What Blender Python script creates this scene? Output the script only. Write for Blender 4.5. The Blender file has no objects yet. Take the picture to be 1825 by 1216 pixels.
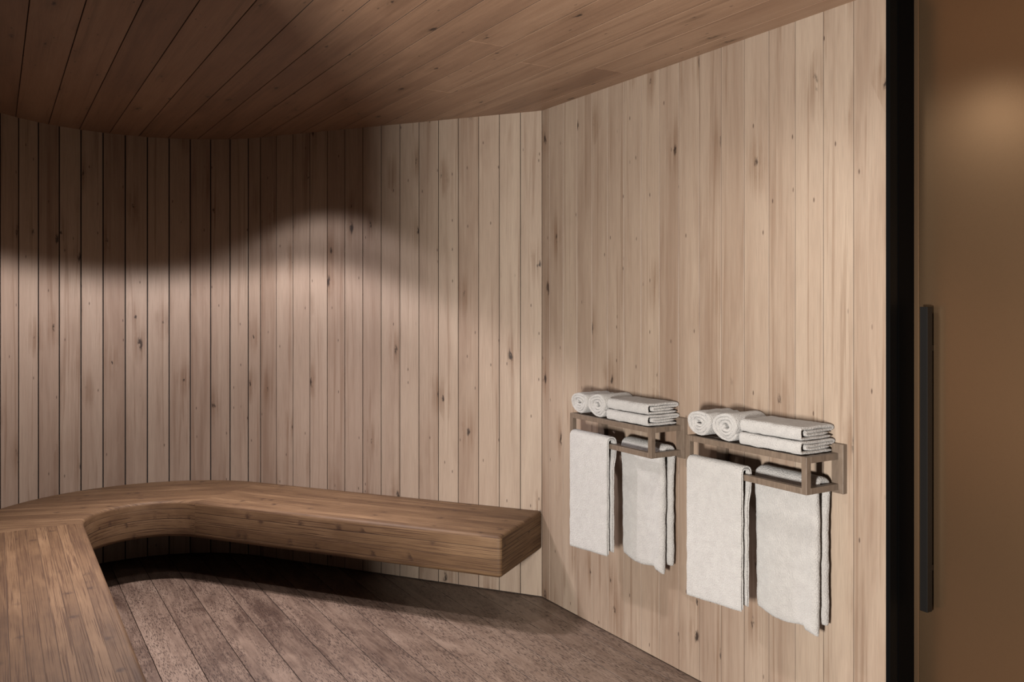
import bpy, bmesh, math, random
from mathutils import Vector, noise as mnoise

S = bpy.context.scene
COL = S.collection
R = math.radians

# ------------------------------------------------------------------ camera
# room axes: right-hand wall is the plane x = 0 (y runs away from the camera), z up
cam_d = bpy.data.cameras.new('camera')
cam = bpy.data.objects.new('camera', cam_d); COL.objects.link(cam)
cam.location = (-2.405, -3.667, 1.51)
cam.rotation_euler = (R(90), 0, R(-31.248))
cam_d.sensor_width = 36.0
cam_d.lens = 36.0 * 1522.0 / 1825.0
cam_d.shift_y = -67.0 / 1825.0
cam_d.clip_start = 0.02
S.camera = cam

# ------------------------------------------------------------------ world and view
w = bpy.data.worlds.new('world'); S.world = w; w.use_nodes = True
w.node_tree.nodes['Background'].inputs[0].default_value = (0.9, 0.8, 0.75, 1)
w.node_tree.nodes['Background'].inputs[1].default_value = 0.0
vs = S.view_settings
vs.view_transform = 'Standard'; vs.look = 'None'; vs.gamma = 1.0; vs.use_curve_mapping = False
vs.exposure = 0.0

# ------------------------------------------------------------------ lights
def spot(name, loc, aim, power, size_deg, blend, radius, color):
    l = bpy.data.lights.new(name, 'SPOT'); l.energy = power; l.color = color
    l.spot_size = R(size_deg); l.spot_blend = blend; l.shadow_soft_size = radius
    o = bpy.data.objects.new(name, l); COL.objects.link(o); o.location = loc
    o.rotation_euler = (Vector(aim) - Vector(loc)).to_track_quat('-Z', 'Y').to_euler()
    return o
def area(name, loc, aim, power, sx, sy, color, spread=180):
    l = bpy.data.lights.new(name, 'AREA'); l.energy = power; l.color = color
    l.shape = 'RECTANGLE'; l.size = sx; l.size_y = sy; l.spread = R(spread)
    o = bpy.data.objects.new(name, l); COL.objects.link(o); o.location = loc
    o.rotation_euler = (Vector(aim) - Vector(loc)).to_track_quat('-Z', 'Y').to_euler()
    return o

COOL = (1.0, 0.93, 0.95)
WARM = (1.0, 0.96, 0.90)
spot('downlight_curve', (-1.75, 0.55, 2.40), (-1.75, 0.60, 0), 168, 122, 0.20, 0.05, COOL)
spot('downlight_bench', (-1.28, 0.72, 2.40), (-1.28, 0.75, 0), 27, 118, 0.20, 0.05, COOL)
spot('core_fill_spot', (-1.50, 0.50, 2.40), (-1.45, 0.40, 0), 340, 84, 1.0, 0.05, COOL)  # added companion spot that brightens the floor and bench top
spot('downlight_leg', (-1.80, -0.55, 2.40), (-1.80, -0.50, 0), 170, 92, 0.9, 0.05, COOL)
area('alcove_lamp', (-3.25, -3.35, 0.95), (0, -1.2, 1.35), 295, 0.22, 0.4, WARM)
spot('downlight_racks', (-0.85, -1.75, 2.40), (-0.60, -1.65, 0), 62, 150, 1.0, 0.08, WARM)

# ------------------------------------------------------------------ materials
class NT:
    def __init__(s, name):
        s.m = bpy.data.materials.new(name); s.m.use_nodes = True
        s.t = s.m.node_tree; s.t.nodes.clear()
        s.out = s.t.nodes.new('ShaderNodeOutputMaterial')
        s.b = s.t.nodes.new('ShaderNodeBsdfPrincipled')
        s.t.links.new(s.b.outputs[0], s.out.inputs[0])
    def n(s, typ, **kw):
        nd = s.t.nodes.new(typ)
        for k, v in kw.items(): setattr(nd, k, v)
        return nd
    def link(s, a, b): s.t.links.new(a, b)
    def put(s, sock, v):
        if isinstance(v, (int, float)): sock.default_value = v
        elif isinstance(v, tuple): sock.default_value = v
        else: s.link(v, sock)
    def math(s, op, a, b=0.0, c=0.0, clamp=False):
        nd = s.n('ShaderNodeMath', operation=op, use_clamp=clamp)
        s.put(nd.inputs[0], a); s.put(nd.inputs[1], b); s.put(nd.inputs[2], c)
        return nd.outputs[0]
    def xyz(s, x, y, z=0.0):
        nd = s.n('ShaderNodeCombineXYZ')
        s.put(nd.inputs[0], x); s.put(nd.inputs[1], y); s.put(nd.inputs[2], z)
        return nd.outputs[0]
    def noise(s, vec, scale=1.0, detail=3.0, rough=0.55, dist=0.0):
        nd = s.n('ShaderNodeTexNoise'); s.link(vec, nd.inputs['Vector'])
        nd.inputs['Scale'].default_value = scale; nd.inputs['Detail'].default_value = detail
        nd.inputs['Roughness'].default_value = rough; nd.inputs['Distortion'].default_value = dist
        return nd.outputs[0]
    def ramp(s, f, stops):
        nd = s.n('ShaderNodeValToRGB'); s.link(f, nd.inputs[0])
        e = nd.color_ramp.elements
        while len(e) < len(stops): e.new(0.5)
        for el, (p, c) in zip(e, stops):
            el.position = p; el.color = c if len(c) == 4 else (*c, 1)
        return nd.outputs[0]
    def smooth(s, v, a, b, lo=0.0, hi=1.0):
        nd = s.n('ShaderNodeMapRange', interpolation_type='SMOOTHSTEP')
        s.put(nd.inputs[0], v); nd.inputs[1].default_value = a; nd.inputs[2].default_value = b
        nd.inputs[3].default_value = lo; nd.inputs[4].default_value = hi
        return nd.outputs[0]
    def mix(s, f, a, b, mode='MIX'):
        nd = s.n('ShaderNodeMix', data_type='RGBA', blend_type=mode)
        s.put(nd.inputs[0], f)
        for i, v in ((6, a), (7, b)):
            if isinstance(v, tuple): nd.inputs[i].default_value = v if len(v) == 4 else (*v, 1)
            else: s.link(v, nd.inputs[i])
        return nd.outputs[2]
    def bump(s, h, strength, dist):
        nd = s.n('ShaderNodeBump'); s.link(h, nd.inputs['Height'])
        nd.inputs['Strength'].default_value = strength; nd.inputs['Distance'].default_value = dist
        s.link(nd.outputs[0], s.b.inputs['Normal'])

def plank_coords(t, pitch):
    """uv.x runs across the planks, uv.y along the grain, both in metres"""
    uv = t.n('ShaderNodeUVMap', uv_map='UVMap')
    sp = t.n('ShaderNodeSeparateXYZ'); t.link(uv.outputs[0], sp.inputs[0])
    x, y = sp.outputs[0], sp.outputs[1]
    pid = t.math('FLOOR', t.math('DIVIDE', x, pitch))
    wn = t.n('ShaderNodeTexWhiteNoise', noise_dimensions='1D'); t.link(pid, wn.inputs['W'])
    wn2 = t.n('ShaderNodeTexWhiteNoise', noise_dimensions='1D'); t.link(t.math('ADD', pid, 37.31), wn2.inputs['W'])
    yy = t.math('ADD', y, t.math('MULTIPLY', wn2.outputs[0], 40.0))
    return x, yy, pid, wn.outputs[0], wn2.outputs[0]

def cladding(name, light, mid, dark, pitch, tone=0.35, rough=0.5, knot_scale=1.0):
    t = NT(name)
    x, y, pid, r1, r2 = plank_coords(t, pitch)
    big = t.noise(t.xyz(t.math('MULTIPLY', x, 9.0), t.math('MULTIPLY', y, 1.1), t.math('MULTIPLY', pid, 3.7)), 1, 4, 0.6, 0.6)
    strk = t.noise(t.xyz(t.math('MULTIPLY', x, 55.0), t.math('MULTIPLY', y, 1.3), t.math('MULTIPLY', pid, 1.9)), 1, 4, 0.6, 0.5)
    fine = t.noise(t.xyz(t.math('MULTIPLY', x, 420.0), t.math('MULTIPLY', y, 9.0), pid), 1, 3, 0.6)
    fac = t.math('ADD', t.math('MULTIPLY', big, 0.56), t.math('MULTIPLY', strk, 0.28))
    fac = t.math('ADD', fac, t.math('MULTIPLY', fine, 0.16))
    fac = t.math('ADD', fac, t.math('MULTIPLY', t.math('SUBTRACT', r1, 0.5), tone))
    col = t.ramp(fac, [(0.28, light), (0.50, mid), (0.78, dark)])
    # long brown heart streaks
    hs = t.noise(t.xyz(t.math('MULTIPLY', x, 26.0), t.math('MULTIPLY', y, 0.55), t.math('MULTIPLY', pid, 5.1)), 1, 3, 0.6, 1.0)
    hsm = t.smooth(hs, 0.54, 0.70)
    col = t.mix(t.math('MULTIPLY', hsm, 0.55), col, t.mix(0.5, dark, (0.12, 0.07, 0.042, 1)))
    # knots: warped cells, only some carry one
    wx = t.noise(t.xyz(t.math('MULTIPLY', x, 30.0), t.math('MULTIPLY', y, 14.0), pid), 1, 3, 0.6)
    kx = t.math('ADD', t.math('MULTIPLY', x, 7.0), t.math('MULTIPLY', wx, 0.30))
    ky = t.math('ADD', t.math('MULTIPLY', y, 2.6), t.math('MULTIPLY', wx, 0.22))
    vo = t.n('ShaderNodeTexVoronoi', feature='F1', distance='EUCLIDEAN', voronoi_dimensions='2D')
    t.link(t.xyz(kx, ky, t.math('MULTIPLY', pid, 0.37)), vo.inputs['Vector'])
    vo.inputs['Scale'].default_value = knot_scale
    sc = t.n('ShaderNodeSeparateColor'); t.link(vo.outputs['Color'], sc.inputs[0])
    has = t.smooth(sc.outputs[0], 0.60, 0.66)
    size = t.math('MULTIPLY_ADD', sc.outputs[1], 0.10, 0.03)
    core = t.math('MULTIPLY', t.smooth(t.math('DIVIDE', vo.outputs['Distance'], size), 0.25, 0.95, 1.0, 0.0), has)
    halo = t.math('MULTIPLY', t.smooth(vo.outputs['Distance'], 0.05, 0.42, 1.0, 0.0), has)
    halo = t.math('MULTIPLY', halo, t.smooth(strk, 0.35, 0.62))
    col = t.mix(t.math('MULTIPLY', halo, 0.60), col, (0.115, 0.065, 0.038, 1))
    col = t.mix(t.math('MULTIPLY', t.math('MULTIPLY', core, t.smooth(wx, 0.44, 0.54)), 0.93), col, (0.014, 0.008, 0.006, 1))
    # little pips and pores
    v2 = t.n('ShaderNodeTexVoronoi', voronoi_dimensions='2D'); t.link(t.xyz(t.math('MULTIPLY', x, 22.0), t.math('MULTIPLY', y, 7.0), pid), v2.inputs['Vector'])
    v2.inputs['Scale'].default_value = 1.0
    s2 = t.n('ShaderNodeSeparateColor'); t.link(v2.outputs['Color'], s2.inputs[0])
    pip = t.math('MULTIPLY', t.smooth(v2.outputs['Distance'], 0.03, 0.085, 1.0, 0.0), t.smooth(s2.outputs[0], 0.88, 0.92))
    col = t.mix(t.math('MULTIPLY', pip, 0.85), col, (0.05, 0.03, 0.022, 1))
    gr = t.smooth(fine, 0.35, 0.62, 0.90, 1.06)
    hsv = t.n('ShaderNodeHueSaturation'); t.link(col, hsv.inputs['Color']); t.link(gr, hsv.inputs['Value'])
    t.link(hsv.outputs[0], t.b.inputs['Base Color'])
    t.b.inputs['Roughness'].default_value = rough
    t.b.inputs['Specular IOR Level'].default_value = 0.35
    t.bump(t.math('ADD', t.math('MULTIPLY', fine, 0.5), t.math('MULTIPLY', strk, 0.6)), 0.25, 0.002)
    return t.m

M = {}
M['wall'] = cladding('pale_knotty_boards', (0.270, 0.210, 0.160), (0.226, 0.168, 0.126), (0.142, 0.091, 0.063), 0.12, tone=0.24)
M['ceiling'] = cladding('ceiling_boards', (0.240, 0.152, 0.099), (0.186, 0.110, 0.069), (0.100, 0.053, 0.033), 0.1585, tone=0.20, knot_scale=1.2)

def floor_mat():
    t = NT('dark_floor_boards')
    x, y, pid, r1, r2 = plank_coords(t, 0.1585)
    big = t.noise(t.xyz(t.math('MULTIPLY', x, 6.0), t.math('MULTIPLY', y, 2.2), t.math('MULTIPLY', pid, 3.7)), 1, 4, 0.6, 0.8)
    strk = t.noise(t.xyz(t.math('MULTIPLY', x, 45.0), t.math('MULTIPLY', y, 2.4), t.math('MULTIPLY', pid, 1.9)), 1, 4, 0.65, 1.0)
    fac = t.math('ADD', t.math('MULTIPLY', big, 0.6), t.math('MULTIPLY', strk, 0.4))
    fac = t.math('ADD', fac, t.math('MULTIPLY', t.math('SUBTRACT', r1, 0.5), 0.16))
    col = t.ramp(fac, [(0.32, (0.160, 0.114, 0.086)), (0.50, (0.110, 0.074, 0.054)), (0.68, (0.045, 0.026, 0.018))])
    fl = t.noise(t.xyz(t.math('MULTIPLY', x, 260.0), t.math('MULTIPLY', y, 30.0), pid), 1, 2, 0.6, 0.4)
    msk = t.smooth(t.noise(t.xyz(t.math('MULTIPLY', x, 16.0), t.math('MULTIPLY', y, 3.0), t.math('MULTIPLY', pid, 2.3)), 1, 3, 0.6, 0.6), 0.34, 0.55)
    fleck = t.math('MULTIPLY', t.smooth(fl, 0.52, 0.59), msk)
    col = t.mix(t.math('MULTIPLY', fleck, 0.80), col, (0.016, 0.008, 0.006, 1))
    t.link(col, t.b.inputs['Base Color'])
    t.b.inputs['Roughness'].default_value = 0.46
    t.b.inputs['Specular IOR Level'].default_value = 0.4
    t.bump(t.math('SUBTRACT', strk, t.math('MULTIPLY', fleck, 0.8)), 0.3, 0.002)
    return t.m
M['floor'] = floor_mat()

def bench_mat():
    t = NT('knotty_strip_bench_wood')
    x, y, pid, r1, r2 = plank_coords(t, 0.043)
    big = t.noise(t.xyz(t.math('MULTIPLY', x, 8.0), t.math('MULTIPLY', y, 3.0), t.math('MULTIPLY', pid, 3.7)), 1, 3, 0.6, 0.5)
    strk = t.noise(t.xyz(t.math('MULTIPLY', x, 190.0), t.math('MULTIPLY', y, 4.0), pid), 1, 3, 0.6, 0.9)
    fac = t.math('ADD', t.math('MULTIPLY', big, 0.55), t.math('MULTIPLY', t.math('SUBTRACT', r1, 0.5), 0.20))
    fac = t.math('ADD', fac, t.math('MULTIPLY', strk, 0.40))
    col = t.ramp(fac, [(0.26, (0.128, 0.076, 0.040)), (0.48, (0.085, 0.047, 0.023)), (0.74, (0.040, 0.020, 0.010))])
    # dark split grain lines
    ln = t.noise(t.xyz(t.math('MULTIPLY', x, 260.0), t.math('MULTIPLY', y, 2.6), t.math('MULTIPLY', pid, 4.4)), 1, 2, 0.55, 0.5)
    col = t.mix(t.math('MULTIPLY', t.smooth(ln, 0.55, 0.61), 0.85), col, (0.045, 0.022, 0.011, 1))
    # board joints
    fx = t.math('FRACT', t.math('DIVIDE', x, 0.043))
    edge = t.smooth(t.math('MINIMUM', fx, t.math('SUBTRACT', 1.0, fx)), 0.010, 0.045, 1.0, 0.0)
    col = t.mix(t.math('MULTIPLY', edge, t.math('MULTIPLY', r2, 1.0)), col, (0.03, 0.016, 0.009, 1))
    # bamboo-like nodes
    wob = t.noise(t.xyz(t.math('MULTIPLY', x, 70.0), t.math('MULTIPLY', y, 30.0), pid), 1, 3, 0.6)
    vo = t.n('ShaderNodeTexVoronoi', voronoi_dimensions='2D')
    t.link(t.xyz(t.math('ADD', t.math('MULTIPLY', x, 13.0), t.math('MULTIPLY', wob, 0.9)), t.math('ADD', t.math('MULTIPLY', y, 14.0), t.math('MULTIPLY', wob, 0.5)), t.math('MULTIPLY', pid, 0.9)), vo.inputs['Vector'])
    vo.inputs['Scale'].default_value = 1.0
    sc = t.n('ShaderNodeSeparateColor'); t.link(vo.outputs['Color'], sc.inputs[0])
    has = t.smooth(sc.outputs[0], 0.84, 0.88)
    kn = t.math('MULTIPLY', t.smooth(vo.outputs['Distance'], 0.02, 0.36, 1.0, 0.0), has)
    col = t.mix(t.math('MULTIPLY', t.math('MULTIPLY', kn, t.smooth(wob, 0.35, 0.52)), 0.9), col, (0.032, 0.016, 0.009, 1))
    t.link(col, t.b.inputs['Base Color'])
    t.b.inputs['Roughness'].default_value = 0.62
    t.b.inputs['Specular IOR Level'].default_value = 0.2
    t.bump(t.math('SUBTRACT', t.math('MULTIPLY', strk, 0.4), t.math('ADD', t.smooth(ln, 0.57, 0.66), edge)), 0.35, 0.0015)
    return t.m
M['bench'] = bench_mat()

def towel_mat():
    t = NT('white_terry_cloth')
    tc = t.n('ShaderNodeTexCoord')
    n1 = t.noise(tc.outputs['Object'], 240, 3, 0.75)
    n2 = t.noise(tc.outputs['Object'], 30, 3, 0.6)
    vo = t.n('ShaderNodeTexVoronoi'); t.link(tc.outputs['Object'], vo.inputs['Vector']); vo.inputs['Scale'].default_value = 190
    h = t.math('ADD', t.math('MULTIPLY', n1, 0.8), t.math('MULTIPLY', vo.outputs['Distance'], 0.7))
    t.link(t.mix(t.smooth(n2, 0.3, 0.7), (0.292, 0.276, 0.264, 1), (0.322, 0.306, 0.292, 1)), t.b.inputs['Base Color'])
    t.b.inputs['Roughness'].default_value = 0.95
    t.b.inputs['Specular IOR Level'].default_value = 0.03
    t.b.inputs['Sheen Weight'].default_value = 0.25
    t.bump(h, 0.9, 0.0045)
    return t.m
M['towel'] = towel_mat()

def rack_mat():
    t = NT('taupe_stained_wood')
    tc = t.n('ShaderNodeTexCoord')
    mp = t.n('ShaderNodeMapping'); t.link(tc.outputs['Object'], mp.inputs[0]); mp.inputs['Scale'].default_value = (60, 60, 8)
    n1 = t.noise(mp.outputs[0], 1.5, 4, 0.6, 0.6)
    t.link(t.ramp(n1, [(0.3, (0.125, 0.092, 0.068)), (0.7, (0.078, 0.056, 0.041))]), t.b.inputs['Base Color'])
    t.b.inputs['Roughness'].default_value = 0.45
    t.bump(n1, 0.15, 0.001)
    return t.m
M['rack'] = rack_mat()

def bronze_mat(name, col, rough, metal=0.75):
    t = NT(name)
    tc = t.n('ShaderNodeTexCoord')
    n1 = t.noise(tc.outputs['Object'], 900, 1, 0.6)
    n2 = t.noise(tc.outputs['Object'], 1.6, 2, 0.5)
    c2 = tuple(c * 0.86 for c in col)
    t.link(t.mix(n2, col, c2), t.b.inputs['Base Color'])
    t.b.inputs['Metallic'].default_value = metal
    t.link(t.math('MULTIPLY_ADD', n1, 0.08, rough), t.b.inputs['Roughness'])
    t.bump(n1, 0.06, 0.0005)
    return t.m
M['bronze'] = bronze_mat('satin_bronze_panel', (0.29, 0.180, 0.100), 0.25, 0.93)
M['edge_strip'] = bronze_mat('matt_bronze_strip', (0.26, 0.160, 0.090), 0.33, 0.93)  # added strip along the door edge, slightly darker and rougher than the panel
M['handle'] = bronze_mat('dark_bronze', (0.0022, 0.0015, 0.0011), 0.6, 0.0); M['handle'].node_tree.nodes['Principled BSDF'].inputs['Specular IOR Level'].default_value = 0.15
def plain(name, col, rough):
    t = NT(name)
    tc = t.n('ShaderNodeTexCoord')
    n1 = t.noise(tc.outputs['Object'], 60, 2, 0.6)
    t.link(t.mix(n1, col, tuple(c * 0.8 for c in col)), t.b.inputs['Base Color'])
    t.b.inputs['Roughness'].default_value = rough
    return t.m
M['gap'] = plain('dark_joint', (0.012, 0.008, 0.006), 0.9)
M['gap_soft'] = plain('brown_joint', (0.07, 0.047, 0.033), 0.9)
M['shade_panel'] = plain('bounce_cut_panel', (0.03, 0.026, 0.024), 0.6)  # for the unseen walls, made dark to cut bounce light
M['black'] = plain('black_jamb', (0.0007, 0.0007, 0.0008), 0.7); M['black'].node_tree.nodes['Principled BSDF'].inputs['Specular IOR Level'].default_value = 0.03
M['black_lip'] = plain('black_jamb_edge', (0.0012, 0.0013, 0.0015), 0.6); M['black_lip'].node_tree.nodes['Principled BSDF'].inputs['Specular IOR Level'].default_value = 0.05

# ------------------------------------------------------------------ helpers
def finish(name, bm, mat, parent=None, smooth=False, loc=None):
    bmesh.ops.recalc_face_normals(bm, faces=bm.faces)
    me = bpy.data.meshes.new(name); bm.to_mesh(me); bm.free()
    me.materials.append(mat)
    if smooth:
        for p in me.polygons: p.use_smooth = True
    o = bpy.data.objects.new(name, me); COL.objects.link(o)
    if parent: o.parent = parent
    if loc: o.location = loc
    return o
def struct(o):
    o['kind'] = 'structure'; return o
def tag(o, label, cat, group=None):
    o['label'] = label; o['category'] = cat
    if group: o['group'] = group
    return o
def empty(name, loc, label, cat, group=None):
    o = bpy.data.objects.new(name, None); COL.objects.link(o); o.location = loc
    o.empty_display_size = 0.1
    return tag(o, label, cat, group)

def board(bm, uvl, O, ax, ay, nr, x0, x1, y0, y1, gx, gy, bev, dep, ux, uy=0.0):
    """one plank: bevelled face on ax/ay plane, sides running back by dep. uv.x starts at ux"""
    def pt(x, y, d): return O + ax * x + ay * y - nr * d
    def ring(ix, iy, d):
        return [(x0 + ix, y0 + iy, d), (x1 - ix, y0 + iy, d), (x1 - ix, y1 - iy, d), (x0 + ix, y1 - iy, d)]
    rs = [ring(gx / 2 + bev, (gy / 2 + bev) if gy else 0, 0), ring(gx / 2, gy / 2, bev), ring(gx / 2, gy / 2, dep)]
    vv = [[bm.verts.new(pt(*q)) for q in r] for r in rs]
    def face(vs_, cs, mi=0):
        f = bm.faces.new(vs_); f.material_index = mi
        for l, c in zip(f.loops, cs):
            l[uvl].uv = (ux + min(max(c[0] - x0, 0.0006), x1 - x0 - 0.0006), c[1] + uy)
    face(vv[0], rs[0])
    for a in (0, 1):
        for i in range(4):
            j = (i + 1) % 4
            face([vv[a][i], vv[a][j], vv[a + 1][j], vv[a + 1][i]], [rs[a][i], rs[a][j], rs[a + 1][j], rs[a + 1][i]], a)

def box(bm, lo, hi, bevel=0.0, seg=2):
    g = bmesh.ops.create_cube(bm, size=1.0)
    for v in g['verts']:
        v.co = Vector([(lo[i] + hi[i]) / 2 + v.co[i] * (hi[i] - lo[i]) for i in range(3)])
    if bevel:
        es = list({e for v in g['verts'] for e in v.link_edges})
        bmesh.ops.bevel(bm, geom=es, offset=bevel, segments=seg, profile=0.5, affect='EDGES')

# ------------------------------------------------------------------ room outline
H = 2.5
CX, CY, CR = -1.727, 0.954, 0.85            # centre and radius of the rounded corner
T1 = 1.784                                    # length of the straight run of the back wall
ARC = CR * math.atan2(0.4956, -0.69)
LX, LY = -2.577, -2.42
def outline(t):
    if t <= T1: return Vector((-0.583 * t, 0.812 * t, 0)) * (1 / 0.99963)
    if t <= T1 + ARC:
        a = math.atan2(0.4956, -0.69) - (t - T1) / CR
        return Vector((CX - CR * math.cos(a), CY + CR * math.sin(a), 0))
    return Vector((LX, CY - (t - T1 - ARC), 0))

def clad_run(name, bounds, pos, gap, bev, uvoff, dep=0.010, z0=0.006, z1=H, mat='wall', gapm='gap'):
    bm = bmesh.new(); uvl = bm.loops.layers.uv.new('UVMap')
    Z = Vector((0, 0, 1))
    for k, (a, b) in enumerate(zip(bounds[:-1], bounds[1:])):
        P0, P1 = pos(a), pos(b)
        e = (P1 - P0); L = e.length; e.normalize()
        nr = Vector((-e.y, e.x, 0))           # interior side
        g = gap(a) if callable(gap) else gap
        ux = (uvoff + k) * 0.12 + (0.12 - min(L, 0.1198)) / 2
        board(bm, uvl, P0, e, Z, nr, 0, L, z0, z1, g, 0, bev, dep, ux)
    # backing
    vs_ = []
    for a in bounds:
        P = pos(a); e = (pos(min(a + .01, bounds[-1])) - pos(max(a - .01, bounds[0]))).normalized()
        nr = Vector((-e.y, e.x, 0))
        p1 = P - nr * dep; p2 = P - nr * (dep + 0.05)
        vs_.append([bm.verts.new((p.x, p.y, z)) for p in (p1, p2) for z in (0, z1)])
    for k in range(len(vs_) - 1):
        A, B = vs_[k], vs_[k + 1]
        for q in ((A[0], B[0], B[1], A[1]), (A[2], A[3], B[3], B[2])):
            f = bm.faces.new(q); f.material_index = 1
            for l in f.loops: l[uvl].uv = ((uvoff + k) * 0.12 + 0.06, l.vert.co.z)
    for A in (vs_[0], vs_[-1]):
        f = bm.faces.new((A[0], A[1], A[3], A[2]))
        for l in f.loops: l[uvl].uv = (uvoff * 0.12 + 0.06, l.vert.co.z)
    bm.normal_update()
    me = bpy.data.meshes.new(name); bm.to_mesh(me); bm.free(); me.materials.append(M[mat]); me.materials.append(M[gapm] if mat == 'wall' else M[mat])
    o = bpy.data.objects.new(name, me); COL.objects.link(o)
    return struct(o)

# interior must lie on the left of the travel direction
def rev(fn, L): return lambda t: fn(L - t)
LTOT = T1 + ARC + (CY - LY)
bk = [round(0.12 * i, 4) for i in range(16)] + [1.887]
while bk[-1] + 0.12 < LTOT: bk.append(bk[-1] + 0.12)
if LTOT - bk[-1] < 0.03: bk.pop()
bk.append(LTOT)
iL = next(i for i, b in enumerate(bk) if b > T1 + ARC * 0.62)
clad_run('wall_back', bk[:iL + 1], outline, lambda a: 0.003 if a < 1.8 else 0.006, 0.0012, 40)
clad_run('wall_left', bk[iL:], outline, 0.006, 0.0012, 140)
# right wall, running away from the camera towards the corner
rb = [-1.976, -1.857] + [-1.857 + 0.1191 * i for i in range(1, 16)]
rb = [b for b in rb if b < -0.03] + [0.0]
clad_run('wall_right', rb, lambda t: Vector((0, t, 0)), 0.0016, 0.0012, 220, gapm='gap_soft')
nb = [-5.6 + 0.12 * i for i in range(22)] + [-2.93]
nb = sorted(set(round(b, 4) for b in nb if b <= -2.93))
clad_run('wall_right', nb, lambda t: Vector((0, t, 0)), 0.0016, 0.0012, 260, gapm='gap_soft')
fb = [-3.7 + 0.12 * i for i in range(31)] + [0.0]
clad_run('wall_front', fb, lambda t: Vector((t, -5.6, 0)), 0.003, 0.0012, 300, mat='shade_panel')
jb = [0.12 * i for i in range(10)]
clad_run('wall_alcove', jb, lambda t: Vector((LX - t, LY, 0)), 0.003, 0.0012, 350, mat='shade_panel')
ab = [0.12 * i for i in range(27)]
clad_run('wall_alcove', ab, lambda t: Vector((-3.66, LY - t, 0)), 0.003, 0.0012, 370, mat='shade_panel')

# floor and ceiling boards, laid parallel to the right-hand wall
def deck(name, z, up, mat, joints, gap, bev, dep, first=0.0865):
    bm = bmesh.new(); uvl = bm.loops.layers.uv.new('UVMap')
    nr = Vector((0, 0, 1 if up else -1)); rnd = random.Random(5 if up else 9)
    us = [first - 0.1585 + 0.1585 * i for i in range(26)]
    us[0] = -0.16
    for k, (a, b) in enumerate(zip(us[:-1], us[1:])):
        ys = [-5.7] + sorted(joints.get(k, [])) + [2.0]
        if not joints.get(k): ys.insert(1, -5.0 + rnd.random() * 1.2)
        for j, (y0, y1) in enumerate(zip(ys[:-1], ys[1:])):
            board(bm, uvl, Vector((0, 0, z)), Vector((-1, 0, 0)), Vector((0, 1, 0)), nr, a, b, y0, y1, gap, gap * 0.7, bev, dep,
                  (600 + k + 40 * j) * 0.1585 + (0.1585 - min(b - a, 0.1583)) / 2, 3.7 * j)
    zz = z - nr.z * dep
    for dz in (0, -nr.z * 0.06):
        vs_ = [bm.verts.new((x, y, zz + dz)) for x, y in ((0.16, -5.7), (0.16, 2.0), (-3.9, 2.0), (-3.9, -5.7))]
        f = bm.faces.new(vs_); f.material_index = 1
        for l in f.loops: l[uvl].uv = (l.vert.co.x, l.vert.co.y)
    me = bpy.data.meshes.new(name); bm.to_mesh(me); bm.free(); me.materials.append(mat); me.materials.append(M['gap'])
    o = bpy.data.objects.new(name, me); COL.objects.link(o)
    return struct(o)
deck('ceiling', H, False, M['ceiling'], {5: [-0.836, -3.4], 3: [-0.69, -3.2], 1: [-0.78, -3.3], 4: [-0.088, -2.6]}, 0.003, 0.0012, 0.010)
deck('floor', 0.0, True, M['floor'], {3: [-2.2], 5: [-2.9]}, 0.0026, 0.0008, 0.008)

# ------------------------------------------------------------------ door, jamb
bm = bmesh.new()
box(bm, (0.043, -1.992, 0), (0.14, -1.976, H))
box(bm, (0.043, -2.946, 0), (0.14, -2.930, H))
jam = struct(finish('trim_1', bm, M['black']))
bm = bmesh.new()
box(bm, (0.0, -1.990, 0), (0.043, -1.9762, H), 0.001, 1)
box(bm, (0.0, -2.9298, 0), (0.043, -2.916, H), 0.001, 1)
finish('trim_edge', bm, M['black_lip'], jam)
bm = bmesh.new(); box(bm, (0.122, -2.914, 0.004), (0.160, -2.0085, H - 0.002), 0.001, 1)
door = struct(finish('door_1', bm, M['bronze']))
bm = bmesh.new(); box(bm, (0.1205, -2.0083, 0.004), (0.160, -1.992, H - 0.002), 0.001, 1)
finish('door_edge_strip', bm, M['edge_strip'], door)
bm = bmesh.new(); box(bm, (0.077, -2.067, 0.547), (0.102, -2.041, 1.4995), 0.0012, 2)
hd = finish('door_handle', bm, M['handle'], door)
for z in (0.68, 1.37):
    bm = bmesh.new(); box(bm, (0.101, -2.060, z - 0.009), (0.1225, -2.048, z + 0.009), 0.001, 1)
    finish('handle_mount', bm, M['handle'], hd)

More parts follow.
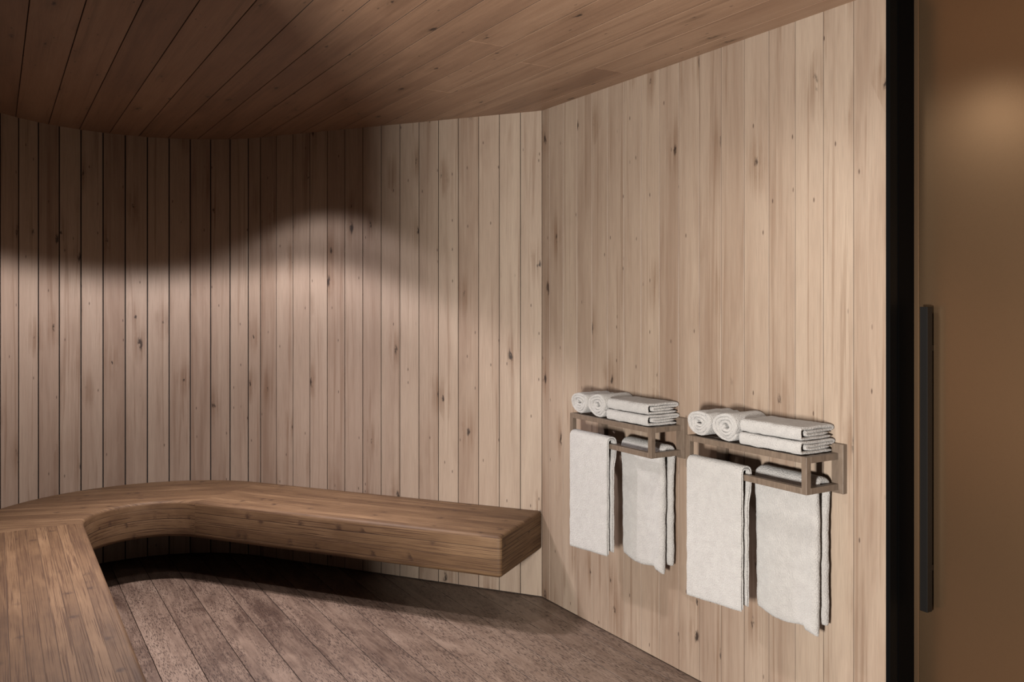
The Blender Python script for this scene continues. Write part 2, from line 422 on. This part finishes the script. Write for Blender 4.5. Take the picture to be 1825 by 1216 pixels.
# ------------------------------------------------------------------ bench
def build_bench():
    zt, zb, r = 0.445, 0.250, 0.020
    st = []            # stations: (outer point, inner point, path length, section)
    e = Vector((-0.583, 0.812, 0)).normalized(); nin = Vector((-0.812, -0.583, 0)).normalized()
    nS = 14
    for i in range(nS + 1):
        t = T1 * i / nS
        st.append((outline(t) + nin * 0.002, outline(t) + nin * (0.522 + 0.023 * i / nS), t, 0))
    nA = 30; a1 = math.atan2(0.4956, -0.69); ri = 0.305; c = Vector((CX, CY, 0))
    for i in range(1, nA + 1):
        a = a1 * (1 - i / nA)
        d = Vector((-math.cos(a), math.sin(a), 0))
        st.append((c + d * (CR - 0.002), c + d * ri, T1 + 0.6 * (a1 - a), 1))
    y = CY; L0 = st[-1][2]
    for i in range(1, 15):
        y = CY - i * 0.235
        st.append((Vector((LX + 0.002, y, 0)), Vector((CX - ri, y, 0)), L0 + i * 0.235, 2))
    # profile in (w, z): w = 0 at the wall, 1 side at the front, built as inset rectangle with rounded corners
    def prof(width, ins):
        pts = []
        w0, w1, z0, z1 = ins, width - ins, zb + ins, zt - ins
        rr = max(r - ins, 0.0015)
        for cxx, czz, q in ((w1 - rr, z0 + rr, -90), (w1 - rr, z1 - rr, 0), (w0 + rr * .3, z1 - rr * .3, 90), (w0 + rr * .3, z0 + rr * .3, 180)):
            r_ = rr if q in (-90, 0) else rr * .3
            for k in range(5):
                a = R(q + 90 * k / 4); pts.append((cxx + r_ * math.cos(a), czz + r_ * math.sin(a)))
        return pts
    rings = []
    def add_ring(o, i, L, sec, ins, shift):
        d = (i - o); W = d.length; d = d.normalized()
        fw = Vector((d.y, -d.x, 0)) * shift
        rings.append(([o + fw + d * w_ + Vector((0, 0, z_)) for w_, z_ in prof(W, ins)], L, sec, prof(W, ins), W))
    o0, i0 = st[0][0], st[0][1]
    for k in range(5):                          # rounded near the free end
        a = R(90 * k / 4)
        o_ = o0 + e * (r * (1 - math.sin(a))) ; i_ = i0 + e * (r * (1 - math.sin(a)))
        add_ring(o_, i_, r * (1 - math.sin(a)), 0, r * 0.75 * (1 - math.cos(a)) if k else 0, 0)
    rings = rings[::-1]
    for s_ in st[1:]: add_ring(s_[0], s_[1], s_[2], s_[3], 0, 0)
    bm = bmesh.new(); uvl = bm.loops.layers.uv.new('UVMap')
    V = [[bm.verts.new(p) for p in rg[0]] for rg in rings]
    n = len(V[0])
    ca, sa = math.cos(R(17)), math.sin(R(17))
    for a in range(len(V) - 1):
        sec = rings[a + 1][2]
        for j in range(n):
            k = (j + 1) % n
            vsq = [V[a][j], V[a + 1][j], V[a + 1][k], V[a][k]]
            f = bm.faces.new(vsq)
            idx = [(a, j), (a + 1, j), (a + 1, k), (a, k)]
            zj = rings[a][3][j][1]; zk = rings[a][3][k][1]
            top = min(zj, zk) > zt - r * 0.75
            for l, (ra, rj) in zip(f.loops, idx):
                w_, z_ = rings[ra][3][rj]; W = rings[ra][4]; L = rings[ra][1]
                co = l.vert.co
                if top or max(zj, zk) < zb + r * 0.6:
                    if sec == 0: l[uvl].uv = (W - w_ + 2.15, L)
                    elif sec == 1: l[uvl].uv = (co.x * sa + co.y * ca + 5.0, co.x * ca - co.y * sa)
                    else: l[uvl].uv = (co.x + 12.9, co.y)
                else:
                    l[uvl].uv = (z_ * 0.8 + 20.03 + (0.03 if sec == 1 else 0.0), L * 0.9 + 3.0)
    for rg, vv, flip in ((rings[0], V[0], 1), (rings[-1], V[-1], 0)):
        f = bm.faces.new(vv)
        for l, (w_, z_) in zip(f.loops, rg[3]): l[uvl].uv = (z_ * 0.8 + 20.03, w_ + 9.0)
    bmesh.ops.recalc_face_normals(bm, faces=bm.faces)
    me = bpy.data.meshes.new('bench'); bm.to_mesh(me); bm.free(); me.materials.append(M['bench'])
    for p in me.polygons: p.use_smooth = len(p.vertices) == 4
    o = bpy.data.objects.new('bench', me); COL.objects.link(o)
    return tag(o, 'thick floating wooden bench wrapping around the rounded corner of the room', 'bench')
build_bench()

# ------------------------------------------------------------------ towel racks
S0 = 0.4975                                    # left end of the first rack along the right wall
RW, RD, ZB, ZT, BT = 0.560, 0.175, 0.893, 1.015, 0.021
def make_rack(label):
    root = empty('towel_rack', (0, -S0 - RW / 2, ZB), label, 'towel rack', 'wall towel racks')
    def bar(name, p0, p1, s0, s1, z0, z1, bev=0.0012):
        bm = bmesh.new()
        box(bm, (-p1, -(s1 - RW / 2), z0 - ZB), (-p0, -(s0 - RW / 2), z1 - ZB), bev, 2)
        return finish(name, bm, M['rack'], root)
    for s0 in (0.004, 0.533): bar('wall_plate', 0.0005, 0.020, s0, s0 + 0.046, 0.882, 1.045)
    for s0 in (0.0, RW - BT):
        bar('upright', RD - BT, RD, s0, s0 + BT, ZB, ZT)
        bar('side_rail', 0.0195, RD - BT, s0, s0 + BT, ZB, ZB + BT)
        bar('side_rail', 0.0195, RD - BT, s0, s0 + BT, ZT - BT, ZT)
    bar('front_rail', RD - BT, RD, BT, RW - BT, ZB, ZB + BT)
    bar('front_rail', RD - BT, RD, BT, RW - BT, ZT - BT, ZT)
    bar('back_rail', 0.046, 0.046 + BT, BT, RW - BT, ZB - 0.006, ZB + BT - 0.009)
    bar('back_rail', 0.0195, 0.0195 + BT, BT, RW - BT, ZT - BT, ZT)
    for p in (0.062, 0.108): bar('shelf_slat', p, p + 0.026, BT, RW - BT, ZT - 0.012, ZT)
    return root

# ribbon builder: a thick cloth strip following a 2-D path, carried along a third axis
def resample(path, step):
    out = [Vector(path[0])]
    for a, b in zip(path[:-1], path[1:]):
        a, b = Vector(a), Vector(b); n = max(1, round((b - a).length / step))
        for i in range(1, n + 1): out.append(a.lerp(b, i / n))
    return out
def arc(cx, cy, r, a0, a1, n=8):
    return [(cx + r * math.cos(R(a0 + (a1 - a0) * i / n)), cy + r * math.sin(R(a0 + (a1 - a0) * i / n))) for i in range(n + 1)]
def ribbon(bm, path, thick, length, to3, nlen=24, rnd=0.35, seed=0.0, amp=0.0015, mod=None, tf=None):
    """path: list of 2-D points; to3(a, b, t) -> 3-D; t in 0..length"""
    P = [Vector(p) for p in path]; n = len(P)
    nr = []
    for i in range(n):
        d = (P[min(i + 1, n - 1)] - P[max(i - 1, 0)]).normalized()
        nr.append(Vector((-d.y, d.x)))
    er = thick * 0.55
    ts = [(0.0, 0.25), (er * 0.15, 0.55), (er * 0.5, 0.85), (er, 1.0)]
    stn = [(a, k) for a, k in ts] + [(er + (length - 2 * er) * i / nlen, 1.0) for i in range(1, nlen)] + [(length - a, k) for a, k in reversed(ts)]
    rows = []
    for t, k in stn:
        row = []
        for side in (1, -1):
            rr = []
            for i in range(n):
                cap = tf(i / (n - 1)) if tf else 1.0
                if i == 0 or i == n - 1: cap = 0.45
                elif i == 1 or i == n - 2: cap = 0.88
                q = P[i] + nr[i] * (side * thick / 2 * k * cap)
                tt = t; a, b = q.x, q.y
                if mod: a, b, tt = mod(i / (n - 1), a, b, tt)
                co = Vector(to3(a, b, tt))
                s1 = Vector((co.x * 22 + seed, co.y * 22, co.z * 22))
                s2 = Vector((co.x * 150 + seed, co.y * 150, co.z * 150))
                co += Vector((mnoise.noise(s1), mnoise.noise(s1 + Vector((9, 0, 0))), mnoise.noise(s1 + Vector((0, 9, 0))))) * amp
                co += Vector((mnoise.noise(s2), mnoise.noise(s2 + Vector((9, 0, 0))), mnoise.noise(s2 + Vector((0, 9, 0))))) * amp * 0.45
                rr.append(bm.verts.new(co))
            row.append(rr)
        rows.append(row)
    for a in range(len(rows) - 1):
        for sd in (0, 1):
            for i in range(n - 1):
                bm.faces.new((rows[a][sd][i], rows[a][sd][i + 1], rows[a + 1][sd][i + 1], rows[a + 1][sd][i]))
        for i in (0, n - 1):
            bm.faces.new((rows[a][0][i], rows[a][1][i], rows[a + 1][1][i], rows[a + 1][0][i]))
    for a in (0, len(rows) - 1):
        for i in range(n - 1):
            bm.faces.new((rows[a][0][i], rows[a][0][i + 1], rows[a][1][i + 1], rows[a][1][i]))

def towel(name, bm, loc, label, group):
    o = finish(name, bm, M['towel'], None, True)
    o.location = loc
    return tag(o, label, 'towel', group)

def rolled(bm, rad, depth, seed, turns=3.6, start=200):
    th = 0.0125; path = []
    N = int(turns * 26)
    for i in range(N + 1):
        k = i / N; a = R(start + 360 * turns * k)
        rr = 0.008 + (rad - th / 2 - 0.008) * (k ** 0.92)
        wob = 1 + 0.045 * math.sin(3 * a + seed) + 0.03 * math.sin(5 * a + seed * 2)
        rr *= wob if k < 0.75 else 1 + (wob - 1) * 0.35
        path.append((rr * math.cos(a), rr * math.sin(a)))
    def mod(f, a, b, t):
        q = 1 - t / depth
        bul = 0.010 * (1 - (math.hypot(a, b) / rad) ** 2)
        return a, b, t - bul * (1 if t > depth / 2 else -1) * 0.2 + 0.004 * math.sin(f * 40 + seed) * (1 if t > depth / 2 else -1) * abs(2 * t / depth - 1) ** 6
    # cross-section in (s, z); axis along p
    ribbon(bm, path, th, depth, lambda a, b, t: (-t, -a * 1.24, b * 0.96 + rad * 0.96 + 0.001), nlen=12, seed=seed, amp=0.0022, mod=mod)

def folded(bm, D, W, hgt, seed):
    th = hgt / 4.15
    h = hgt
    path = resample([(0.016, th * .5), (D - 0.018, th * .5)], 0.012)
    c = D - th * .5 - 0.012
    for i in range(1, 10):
        a = R(-90 + 180 * i / 10)
        path.append((c + 0.012 * math.cos(a) ** 0.6, h / 2 + (h / 2 - th / 2) * math.sin(a)))
    path += resample([(D - 0.022, h - th * .5), (0.018, h - th * .5)], 0.012)
    path += [(0.010, h - th * .65), (0.006, h - th), (0.009, h - th * 1.35)]
    path += resample([(0.018, h - th * 1.5), (D - 0.040, h - th * 1.62)], 0.012)
    path += [(D - 0.031, h - th * 1.85), (D - 0.031, h - th * 2.25), (D - 0.040, h - th * 2.5)]
    path += resample([(D - 0.052, h - th * 2.6), (0.030, h - th * 2.55)], 0.012)
    P = [(a, b) for a, b in path]
    ribbon(bm, P, th * 0.98, W, lambda a, b, t: (-a, -t, b), nlen=22, seed=seed, amp=0.0024)

def hung(bm, pf, pb, ztop, zf, zb_, th, W, seed, layers=2, edge=0.0, flare=0.0, pin_f=0.0, pin_b=0.0, top=1.0):
    """draped over a bar: pf/pb outer front and back distances from the wall (path centre of outermost ply)"""
    for ly in range(layers):
        o = ly * th * 1.18
        f, b_ = pf - o, pb + o
        rr = (f - b_) / 2; c = (f + b_) / 2; tk = th * top; zc = ztop - tk / 2 - o - min(rr, 0.03)
        path = resample([(f, zf + ly * 0.004), (f, zc)], 0.010)
        ry = min(rr, 0.03)
        for i in range(1, 10):
            a = R(180 * i / 10)
            path.append((c + rr * (math.copysign(abs(math.cos(a)) ** 0.7, math.cos(a))), zc + ry * math.sin(a) ** 0.8))
        path += resample([(b_, zc), (b_, zb_ + ly * 0.004)], 0.010)
        n = len(path)
        def mod(fr, a, b, t, ly=ly):
            k = t / W
            low = max(0.0, (ztop - b) / (ztop - zf)); front = fr < 0.5
            dz = 0.0
            drop = min(1.0, max(0.0, (ZB - 0.004 - b) / 0.10)); drop = drop * drop * (3 - 2 * drop)
            a += (-pin_f if front else pin_b) * drop
            if front:
                dz = edge * low * (0.5 - k) * 0.02 - flare * low * (0.006 * math.sin(k * 7 + seed) + (0.012 if k > 0.78 else 0.0))
                a += flare * low * 0.006 * math.sin(k * 9 + seed)
            return a, b + dz, t
        ribbon(bm, path, th, W, lambda a, b, t: (-a, -t, b), nlen=44, seed=seed + ly * 3, amp=0.0016 if not flare else 0.0024, mod=mod,
               tf=lambda fr: 1 - (1 - top) * max(0.0, 1 - abs(fr - 0.5) / 0.12))

ZS = ZT + 0.0005
place = []
rack = make_rack('taupe wooden towel rack nearer the room corner, left of the two, holding white towels')
def mk(fn, name, s, z, label, group):
    bm = bmesh.new(); fn(bm)
    o = towel(name, bm, (0, -(S0 + s), z), label, group)
    place.append(o); return o
GR, GF, GH = 'rolled towels on the wall racks', 'folded towels on the wall racks', 'towels hanging from the wall racks'
# local s measured from the left end of the rack
mk(lambda b: rolled(b, 0.054, 0.170, 1.0), 'rolled_towel', 0.061, ZS, 'white rolled towel at the far left end of the left rack shelf', GR)
mk(lambda b: rolled(b, 0.056, 0.172, 4.3, start=120), 'rolled_towel', 0.197, ZS, 'white rolled towel next to the folded pair on the left rack', GR)
mk(lambda b: folded(b, 0.178, 0.268, 0.0435, 2.0), 'folded_towel', 0.268, ZS + 0.002, 'bottom folded white towel of the stack on the left rack', GF)
mk(lambda b: folded(b, 0.174, 0.262, 0.0435, 7.0), 'folded_towel', 0.270, ZS + 0.0475, 'top folded white towel of the stack on the left rack', GF)
mk(lambda b: hung(b, RD + 0.016, RD - BT - 0.012, ZB + BT + 0.030, 0.432, 0.452, 0.0065, 0.272, 3.0, edge=-1.0, pin_b=0.014), 'hanging_towel', 0.024, 0, 'smooth white towel over the front rail at the left of the left rack', GH)
mk(lambda b: hung(b, 0.0855, 0.0275, ZB + BT + 0.021, 0.425, 0.440, 0.033, 0.270, 11.0, layers=1, edge=0.4, flare=1.0, pin_f=0.0075, pin_b=0.0095, top=0.75), 'hanging_towel', 0.262, 0, 'fluffy white towel over the back rail at the right of the left rack', GH)

# second rack and its towels: copies shifted along the wall
DS = 0.757
labels = ['white rolled towel at the far left end of the right rack shelf',
          'white rolled towel next to the folded pair on the right rack',
          'bottom folded white towel of the stack on the right rack',
          'top folded white towel of the stack on the right rack',
          'smooth white towel over the front rail at the left of the right rack',
          'fluffy white towel over the back rail at the right of the right rack']
r2 = rack.copy(); COL.objects.link(r2); r2.location.y -= DS
r2['label'] = 'taupe wooden towel rack nearer the bronze door, right of the two, holding white towels'
for ch in list(rack.children):
    c = ch.copy(); COL.objects.link(c); c.parent = r2
for o, lb in zip(place, labels):
    c = o.copy(); COL.objects.link(c); c.location.y -= DS; c['label'] = lb
